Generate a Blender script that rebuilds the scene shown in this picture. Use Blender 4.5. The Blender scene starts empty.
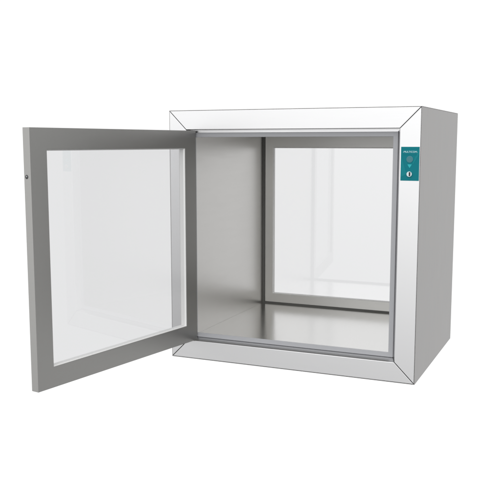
import bpy, bmesh, math
from mathutils import Vector, Matrix

S = 0.70                       # the cabinet is 0.70 m wide; all shape numbers below are in cabinet widths
W, H, D = 1.0, 0.9986, 0.7678
A = 0.0752                     # face width of the mitred front frame
sc = bpy.context.scene

# ------------------------------------------------------------------ camera
F, CX, CY = 801.14, 248.16, 249.62
yaw, pitch = 0.4108, -0.1324
cd = bpy.data.cameras.new('camera')
cam = bpy.data.objects.new('camera', cd)
sc.collection.objects.link(cam)
cd.sensor_width = 36.0
cd.lens = 36.0 * F / 500.0
cd.shift_x = (250 - CX) / 500.0
cd.shift_y = -(250 - CY) / 500.0
cd.clip_start, cd.clip_end = 0.05, 200
fw = Vector((-math.sin(yaw) * math.cos(pitch), math.cos(yaw) * math.cos(pitch), math.sin(pitch)))
rt = Vector((math.cos(yaw), math.sin(yaw), 0))
up = rt.cross(fw)
cam.matrix_world = Matrix(((rt.x, up.x, -fw.x, 1.572 * S), (rt.y, up.y, -fw.y, -2.8238 * S),
                           (rt.z, up.z, -fw.z, 0.8713 * S), (0, 0, 0, 1)))
sc.camera = cam

# ------------------------------------------------------------------ white photo studio (world) and an added fill lamp
world = bpy.data.worlds.new('World')
sc.world = world
world.use_nodes = True
nt = world.node_tree
nt.nodes.clear()
def wn(t, **k):
    n = nt.nodes.new(t)
    for a, b in k.items(): setattr(n, a, b)
    return n
wo = wn('ShaderNodeOutputWorld'); bg = wn('ShaderNodeBackground')
tc = wn('ShaderNodeTexCoord'); sep = wn('ShaderNodeSeparateXYZ')
nt.links.new(tc.outputs['Generated'], sep.inputs[0])
def ramp(sock, a, b, lo, hi):
    m = wn('ShaderNodeMapRange', interpolation_type='SMOOTHSTEP')
    m.inputs['From Min'].default_value = a; m.inputs['From Max'].default_value = b
    m.inputs['To Min'].default_value = lo; m.inputs['To Max'].default_value = hi
    nt.links.new(sock, m.inputs['Value']); return m.outputs[0]
def mul(a, b):
    m = wn('ShaderNodeMath', operation='MULTIPLY')
    nt.links.new(a, m.inputs[0]); nt.links.new(b, m.inputs[1]); return m.outputs[0]
low = ramp(sep.outputs['Z'], -0.66, -0.46, 0.0, 1.0)     # world darkened below, to deepen reflections low on the steel
high = ramp(sep.outputs['Z'], 0.50, 0.90, 1.0, 0.80)      # overhead world dimmed to darken what the sill reflects
def toward(v, a, b, lo, hi):                              # smooth patch of the studio round direction v
    n = wn('ShaderNodeVectorMath', operation='DOT_PRODUCT')
    n.inputs[1].default_value = Vector(v).normalized()
    nt.links.new(tc.outputs['Generated'], n.inputs[0])
    return ramp(n.outputs['Value'], a, b, lo, hi)
cove = toward((-0.40, 0.9165, 0.0), 0.15, 0.70, 0.62, 1.0)  # white cove behind the cabinet, dimmer studio elsewhere
bank = toward((0.12, -0.76, 0.64), 0.42, 0.84, 0.98, 2.65)    # soft bank of light behind the camera, above
left = toward((-0.85, -0.52, 0.05), 0.80, 1.0, 1.0, 1.75)   # bright world patch added to lighten the open door's free edge
st = mul(mul(mul(low, high), mul(cove, bank)), left)
gain = wn('ShaderNodeMath', operation='MULTIPLY'); gain.inputs[1].default_value = 1.12
nt.links.new(st, gain.inputs[0])
bg.inputs['Color'].default_value = (1, 1, 1, 1)
nt.links.new(gain.outputs[0], bg.inputs['Strength'])
nt.links.new(bg.outputs[0], wo.inputs['Surface'])

def fill_lamp(name, loc, target, sx, sy, power):
    l = bpy.data.lights.new(name, 'AREA')
    l.shape = 'RECTANGLE'; l.size, l.size_y = sx * S, sy * S; l.energy = power
    o = bpy.data.objects.new(name, l); sc.collection.objects.link(o)
    o.location = Vector(loc) * S
    o.rotation_euler = (Vector(target) - Vector(loc)).to_track_quat('-Z', 'Y').to_euler()
    return o
fill_lamp('fill_lamp_overhead', (0.2, -1.2, 4.0), (0.5, 0.2, 0.5), 3.0, 2.0, 12)  # weak lamp added overhead, lightens the sill ledge

sc.view_settings.view_transform = 'Standard'
sc.view_settings.look = 'None'
sc.view_settings.exposure = 0.0
sc.view_settings.gamma = 1.0
sc.render.engine = 'CYCLES'
sc.cycles.max_bounces = 16
sc.cycles.glossy_bounces = 10
sc.cycles.transparent_max_bounces = 24
sc.cycles.use_denoising = True

# ------------------------------------------------------------------ materials
def mat(name):
    m = bpy.data.materials.new(name); m.use_nodes = True
    return m, m.node_tree, m.node_tree.nodes['Principled BSDF']

def steel(name, col, rough, grain=(1, 1, 60), vary=0.05, bump=0.02):
    """brushed stainless sheet: fine stretched grain in roughness and bump"""
    m, t, p = mat(name)
    p.inputs['Metallic'].default_value = 1
    p.inputs['Base Color'].default_value = (*col, 1)
    c = t.nodes.new('ShaderNodeTexCoord'); mp = t.nodes.new('ShaderNodeMapping')
    mp.inputs['Scale'].default_value = grain
    t.links.new(c.outputs['Object'], mp.inputs['Vector'])
    n = t.nodes.new('ShaderNodeTexNoise'); n.inputs['Scale'].default_value = 9; n.inputs['Detail'].default_value = 5
    t.links.new(mp.outputs[0], n.inputs['Vector'])
    r = t.nodes.new('ShaderNodeMapRange')
    r.inputs['From Min'].default_value = 0.3; r.inputs['From Max'].default_value = 0.7
    r.inputs['To Min'].default_value = rough - vary; r.inputs['To Max'].default_value = rough + vary
    t.links.new(n.outputs[0], r.inputs['Value']); t.links.new(r.outputs[0], p.inputs['Roughness'])
    b = t.nodes.new('ShaderNodeBump'); b.inputs['Strength'].default_value = bump; b.inputs['Distance'].default_value = 0.002
    t.links.new(n.outputs[0], b.inputs['Height']); t.links.new(b.outputs[0], p.inputs['Normal'])
    return m

M_FRAME = steel('brushed_steel_frame', (0.66, 0.66, 0.665), 0.32, (1, 1, 40), 0.02, 0.004)
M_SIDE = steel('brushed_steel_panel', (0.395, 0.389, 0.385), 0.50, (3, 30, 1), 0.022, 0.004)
M_LINER = steel('brushed_steel_liner', (0.65, 0.64, 0.62), 0.33, (1, 1, 30), 0.02, 0.004)
M_FLOOR = steel('brushed_steel_floor', (0.80, 0.795, 0.78), 0.19, (40, 1, 1), 0.02, 0.004)
M_DOOR = steel('grey_steel_door', (0.355, 0.352, 0.342), 0.33, (1, 1, 40), 0.02, 0.004)

def plain(name, col, rough, metal=0.0):
    m, t, p = mat(name)
    p.inputs['Base Color'].default_value = (*col, 1)
    p.inputs['Metallic'].default_value = metal
    c = t.nodes.new('ShaderNodeTexCoord'); n = t.nodes.new('ShaderNodeTexNoise'); n.inputs['Scale'].default_value = 40
    t.links.new(c.outputs['Object'], n.inputs['Vector'])
    r = t.nodes.new('ShaderNodeMapRange')
    r.inputs['To Min'].default_value = rough - 0.05; r.inputs['To Max'].default_value = rough + 0.05
    t.links.new(n.outputs[0], r.inputs['Value']); t.links.new(r.outputs[0], p.inputs['Roughness'])
    return m
M_GASKET = plain('grey_rubber_gasket', (0.32, 0.325, 0.34), 0.5)
M_GASKET_SHADED = plain('shaded_rubber_gasket', (0.08, 0.08, 0.075), 0.6)  # rear gasket rubber, with its shadow put into the darker colour
M_BEAD = plain('pale_glazing_bead', (0.72, 0.72, 0.71), 0.4)
M_HOLE = plain('dark_lock_socket', (0.02, 0.02, 0.02), 0.5)
M_TEAL = plain('teal_panel_foil', (0.0, 0.155, 0.185), 0.55)
M_TEAL_LIGHT = plain('light_teal_print', (0.03, 0.36, 0.39), 0.55)
M_TEAL_SHEEN = plain('teal_sheen', (0.003, 0.18, 0.208), 0.55)  # foil teal with sheen mixed into the colour
M_TEAL_DARK = plain('dark_teal_print', (0.0, 0.12, 0.145), 0.55)
for _m in (M_TEAL, M_TEAL_LIGHT, M_TEAL_SHEEN, M_TEAL_DARK):
    _m.node_tree.nodes['Principled BSDF'].inputs['Specular IOR Level'].default_value = 0.15
M_WHITE = plain('white_print', (0.50, 0.72, 0.76), 0.4)
M_GREYPRINT = plain('grey_grille', (0.06, 0.20, 0.23), 0.55)
M_BLACK = plain('black_slot', (0.005, 0.005, 0.006), 0.5)
M_CHROME = plain('chrome_key_lock', (0.50, 0.57, 0.59), 0.3, 0.7)

def glass(name, tint):
    m = bpy.data.materials.new(name); m.use_nodes = True
    t = m.node_tree; t.nodes.clear()
    out = t.nodes.new('ShaderNodeOutputMaterial'); mix = t.nodes.new('ShaderNodeMixShader')
    tr = t.nodes.new('ShaderNodeBsdfTransparent'); gl = t.nodes.new('ShaderNodeBsdfGlossy')
    tr.inputs['Color'].default_value = (*tint, 1); gl.inputs['Roughness'].default_value = 0.02
    fr = t.nodes.new('ShaderNodeFresnel'); fr.inputs['IOR'].default_value = 1.95
    ge = t.nodes.new('ShaderNodeNewGeometry')
    inv = t.nodes.new('ShaderNodeMath'); inv.operation = 'SUBTRACT'; inv.inputs[0].default_value = 1
    t.links.new(ge.outputs['Backfacing'], inv.inputs[1])
    ml = t.nodes.new('ShaderNodeMath'); ml.operation = 'MULTIPLY'
    t.links.new(fr.outputs[0], ml.inputs[0]); t.links.new(inv.outputs[0], ml.inputs[1])
    t.links.new(ml.outputs[0], mix.inputs[0]); t.links.new(tr.outputs[0], mix.inputs[1]); t.links.new(gl.outputs[0], mix.inputs[2])
    t.links.new(mix.outputs[0], out.inputs['Surface'])
    return m
M_GLASS = glass('clear_tinted_glass', (0.864, 0.865, 0.869))

# ------------------------------------------------------------------ mesh helpers
def build(name, bm, m, parent=None, bevel=0.0, seg=2):
    """links bm (numbers in cabinet widths) as one mesh object"""
    bmesh.ops.recalc_face_normals(bm, faces=bm.faces)
    if bevel:
        es = [e for e in bm.edges if len(e.link_faces) == 2 and e.calc_face_angle(0) > 0.3]
        bmesh.ops.bevel(bm, geom=es, offset=bevel, offset_type='OFFSET', segments=seg, profile=0.5, affect='EDGES', clamp_overlap=True)
    bmesh.ops.scale(bm, vec=(S, S, S), verts=bm.verts)
    me = bpy.data.meshes.new(name); bm.to_mesh(me); bm.free()
    for p in me.polygons: p.use_smooth = False
    me.materials.append(m)
    o = bpy.data.objects.new(name, me); sc.collection.objects.link(o)
    if parent is not None: o.parent = parent
    return o

def box(bm, x0, x1, y0, y1, z0, z1):
    v = [bm.verts.new(p) for p in ((x0, y0, z0), (x1, y0, z0), (x1, y1, z0), (x0, y1, z0),
                                   (x0, y0, z1), (x1, y0, z1), (x1, y1, z1), (x0, y1, z1))]
    for f in ((0, 3, 2, 1), (4, 5, 6, 7), (0, 1, 5, 4), (1, 2, 6, 5), (2, 3, 7, 6), (3, 0, 4, 7)):
        bm.faces.new([v[i] for i in f])

def nb(*boxes):
    bm = bmesh.new()
    for b in boxes: box(bm, *b)
    return bm

def ring(bm, rect, prof):
    """closed rectangular ring: prof = [(inset, y)...] swept round rect (x0,x1,z0,z1)"""
    x0, x1, z0, z1 = rect
    loops = []
    for i, y in prof:
        loops.append([bm.verts.new(p) for p in ((x0 + i, y, z0 + i), (x1 - i, y, z0 + i), (x1 - i, y, z1 - i), (x0 + i, y, z1 - i))])
    n = len(prof)
    for k in range(n):
        a, b = loops[k], loops[(k + 1) % n]
        for j in range(4):
            bm.faces.new((a[j], a[(j + 1) % 4], b[(j + 1) % 4], b[j]))

def rail(rect, prof, side, gap):
    """one mitred length of the ring, cut back by gap at each 45 degree end"""
    x0, x1, z0, z1 = rect
    bm = bmesh.new(); ends = ([], [])
    for i, y in prof:
        if side == 'bottom': pts = ((x0 + i + gap, y, z0 + i), (x1 - i - gap, y, z0 + i))
        if side == 'top': pts = ((x0 + i + gap, y, z1 - i), (x1 - i - gap, y, z1 - i))
        if side == 'left': pts = ((x0 + i, y, z0 + i + gap), (x0 + i, y, z1 - i - gap))
        if side == 'right': pts = ((x1 - i, y, z0 + i + gap), (x1 - i, y, z1 - i - gap))
        for e, p in zip(ends, pts): e.append(bm.verts.new(p))
    n = len(prof)
    for k in range(n):
        bm.faces.new((ends[0][k], ends[0][(k + 1) % n], ends[1][(k + 1) % n], ends[1][k]))
    bm.faces.new(ends[0]); bm.faces.new(ends[1])
    return bm

def disc(bm, cx, cz, r, y0, y1, n=40):
    a = [bm.verts.new((cx + r * math.cos(2 * math.pi * k / n), y0, cz + r * math.sin(2 * math.pi * k / n))) for k in range(n)]
    b = [bm.verts.new((v.co.x, y1, v.co.z)) for v in a]
    bm.faces.new(a); bm.faces.new(b)
    for k in range(n): bm.faces.new((a[k], a[(k + 1) % n], b[(k + 1) % n], b[k]))

def prism(bm, pts, y0, y1):
    a = [bm.verts.new((x, y0, z)) for x, z in pts]; b = [bm.verts.new((x, y1, z)) for x, z in pts]
    bm.faces.new(a); bm.faces.new(b)
    n = len(pts)
    for k in range(n): bm.faces.new((a[k], a[(k + 1) % n], b[(k + 1) % n], b[k]))

# ------------------------------------------------------------------ the cabinet
root = bpy.data.objects.new('pass_through_cabinet', None)
sc.collection.objects.link(root)
root['label'] = 'square stainless steel pass-through cabinet with glazed door swung open and teal control panel'
root['category'] = 'pass box'

T = 0.0022                                           # sheet thickness of the outer skin
# outer skin
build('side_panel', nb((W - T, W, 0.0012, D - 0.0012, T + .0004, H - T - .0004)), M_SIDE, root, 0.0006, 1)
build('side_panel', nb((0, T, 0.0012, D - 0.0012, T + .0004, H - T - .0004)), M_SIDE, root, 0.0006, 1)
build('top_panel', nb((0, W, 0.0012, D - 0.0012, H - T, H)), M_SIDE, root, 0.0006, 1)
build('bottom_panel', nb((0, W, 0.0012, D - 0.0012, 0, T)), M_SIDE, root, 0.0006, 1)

# mitred frames: face, recess return, gasket flange
G = 0.0014
g0 = T + 0.0006
FR = (g0, W - g0, g0, H - g0)
def fprof(y, s, sd):
    i = A - g0
    if sd != 'top':      # sloping sill
        return [(0, y), (i, y), (i + .012, y + s * .030), (i + .0180, y + s * .030), (i + .0180, y + s * .036), (0, y + s * .036)]
    return [(0, y), (i, y), (i, y + s * .030), (i + .0180, y + s * .030), (i + .0180, y + s * .036), (0, y + s * .036)]
for nm, sides in (('frame_rail', ('top', 'bottom')), ('frame_stile', ('left', 'right'))):
    for sd in sides:
        build(nm, rail(FR, fprof(0, 1, sd), sd, G), M_FRAME, root, 0.0011, 2)
        build(nm, rail(FR, fprof(D, -1, sd), sd, G), M_FRAME, root, 0.0011, 2)

# liner of the chamber
L0, L1, Z0, Z1, Y0, Y1 = 0.097, 0.903, 0.0965, H - 0.0960, 0.0304, D - 0.0304
build('liner_wall', nb((L0 - .003, L0, Y0, Y1, Z0 - .003, Z1 + .003)), M_LINER, root)
build('liner_wall', nb((L1, L1 + .003, Y0, Y1, Z0 - .003, Z1 + .003)), M_LINER, root)
build('liner_floor', nb((L0 + .0004, L1 - .0004, Y0, Y1, Z0 - .003, Z0)), M_FLOOR, root)
build('liner_ceiling', nb((L0 + .0004, L1 - .0004, Y0, Y1, Z1, Z1 + .003)), M_LINER, root)

# gaskets
bm = bmesh.new(); ring(bm, (0, W, 0, H), [(.0872, .0250), (.105, .0250), (.105, .0296), (.0872, .0302)])
build('door_gasket', bm, M_GASKET, root, 0.0015, 2)
bm = bmesh.new(); ring(bm, (0, W, -.004, H + .008), [(.0872, D - .0250), (.1075, D - .0250), (.1075, D - .0296), (.0872, D - .0302)])
build('door_gasket', bm, M_GASKET_SHADED, root, 0.001, 1)

# ------------------------------------------------------------------ doors (built in a local frame: x along from hinge, y through the leaf, z up)
def door(width, z0, z1, thick, x_off, m):
    st, e = 0.0690, 0.0
    bm = bmesh.new()
    ring(bm, (0, width, z0, z1), [(0, 0), (st, 0), (st, thick), (0, thick)])
    d = build('door', bm, m, root, 0.0010, 2)
    gl = nb((st + .002, width - st - .002, 0.0064, thick - .0064, z0 + st + .002, z1 - st - .002))
    build('glass_pane', gl, M_GLASS, d)
    bm = bmesh.new()
    ring(bm, (st, width - st, z0 + st, z1 - st), [(-.001, .0016), (.0008, .0016), (.0034, .006), (.0034, thick - .006), (.0008, thick - .0016), (-.001, thick - .0016)])
    build('glazing_bead', bm, M_BEAD, d)
    return d

DW, DZ0, DZ1, DT = 0.8426, 0.0765, 0.9193, 0.0305
th = 1.7463
dx = Vector((math.cos(th), -math.sin(th), 0)); dy = Vector((-math.sin(th), -math.cos(th), 0))
front = door(DW, DZ0, DZ1, DT, 0, M_DOOR)           # local y=0 is the inner face, +y the outer face
front.matrix_world = Matrix(((dx.x, dy.x, 0, 0.1082 * S), (dx.y, dy.y, 0, 0.0186 * S), (0, 0, 1, 0), (0, 0, 0, 1)))
# lock socket in the free edge: a ring and a dark pin
bm = bmesh.new()
disc(bm, 0, 0, .0066, 0, .004, 28)
bmesh.ops.rotate(bm, verts=bm.verts, cent=(0, 0, 0), matrix=Matrix.Rotation(math.pi / 2, 3, 'Z'))
bmesh.ops.translate(bm, verts=bm.verts, vec=(DW + .0004, DT * .6, .7663))
lk = build('lock_socket', bm, M_HOLE, front)
bm = bmesh.new()
disc(bm, 0, 0.001, .0026, 0, .003, 20)
bmesh.ops.rotate(bm, verts=bm.verts, cent=(0, 0, 0), matrix=Matrix.Rotation(math.pi / 2, 3, 'Z'))
bmesh.ops.translate(bm, verts=bm.verts, vec=(DW + .0008, DT * .6, .7668))
build('lock_pin', bm, M_GASKET, lk)

rear = door(DW, DZ0, DZ1, DT - .006, 0, M_DOOR)
rear.matrix_world = Matrix(((1, 0, 0, 0.0787 * S), (0, 1, 0, (D - .0248) * S), (0, 0, 1, 0), (0, 0, 0, 1)))

# ------------------------------------------------------------------ control panel on the right stile
px0, px1, pz0, pz1 = .9300, .9953, .7390, .8578
panel = build('control_panel', nb((px0, px1, -.0012, .0004, pz0, pz1)), M_TEAL, root, 0.0004, 1)
yl = -.0013
pc = .9617
def pr(name, bm, m, par=panel): return build(name, bm, m, par)
bm = bmesh.new()
prism(bm, [(px0 + .001, pz1 - .030), (px0 + .001, pz0 + .012), (pc - .010, .7615)], yl - .0003, yl + .0002)
pr('painted_sheen', bm, M_TEAL_SHEEN)  # triangular sheen on the foil, drawn as lighter teal
bm = bmesh.new()
prism(bm, [(px1 - .001, pz1 - .004), (px1 - .001, pz1 - .026), (pc + .012, .7960), (pc + .010, .8000)], yl - .0003, yl + .0002)
pr('painted_sheen', bm, M_TEAL_SHEEN)  # second sheen wedge, also drawn in lighter teal
bm = nb((px0 + .008, px1 - .008, yl - .0003, yl + .0002, .8296, .8304)); pr('printed_line', bm, M_TEAL_DARK)
bm = bmesh.new(); disc(bm, pc, .8145, .0112, yl - .0012, yl + .0002)
spk = pr('signal_lamp', bm, M_GREYPRINT)
bm = bmesh.new()
for k in range(3):
    r = .0025 + .0029 * k
    n = 32
    for j in range(n):
        a0, a1 = 2 * math.pi * j / n, 2 * math.pi * (j + 1) / n
        q = [bm.verts.new((pc + rr * math.cos(a), yl - .0014, .8145 + rr * math.sin(a))) for rr, a in ((r, a0), (r, a1), (r + .0008, a1), (r + .0008, a0))]
        bm.faces.new(q)
build('grille_rings', bm, M_TEAL_DARK, spk)
bm = bmesh.new(); prism(bm, [(pc - .0080, .7965), (pc + .0080, .7965), (pc, .7835)], yl - .0005, yl + .0002); pr('printed_arrow', bm, M_TEAL_LIGHT)
bm = bmesh.new(); disc(bm, pc, .7625, .0092, yl - .0040, yl + .0002)
key = pr('key_lock', bm, M_CHROME)
build('key_slot', nb((pc - .0014, pc + .0044, yl - .0046, yl - .0035, .7555, .7695)), M_BLACK, key, 0.0004, 1)

def lettering(body, size, cx, cz, m, name='lettering'):
    cu = bpy.data.curves.new('text', 'FONT'); cu.body = body; cu.size = size * S
    cu.align_x = 'CENTER'; cu.align_y = 'CENTER'; cu.extrude = .0003 * S
    o = bpy.data.objects.new('text', cu); sc.collection.objects.link(o)
    dg = bpy.context.evaluated_depsgraph_get()
    me = bpy.data.meshes.new_from_object(o.evaluated_get(dg))
    bpy.data.objects.remove(o)
    me.transform(Matrix.Translation((cx * S, (yl - .0003) * S, cz * S)) @ Matrix.Rotation(math.pi / 2, 4, 'X'))
    me.materials.clear(); me.materials.append(m)
    t = bpy.data.objects.new(name, me); sc.collection.objects.link(t); t.parent = panel
    return t
lettering('-MULTICOM-', .0090, .9630, .8400, M_WHITE)
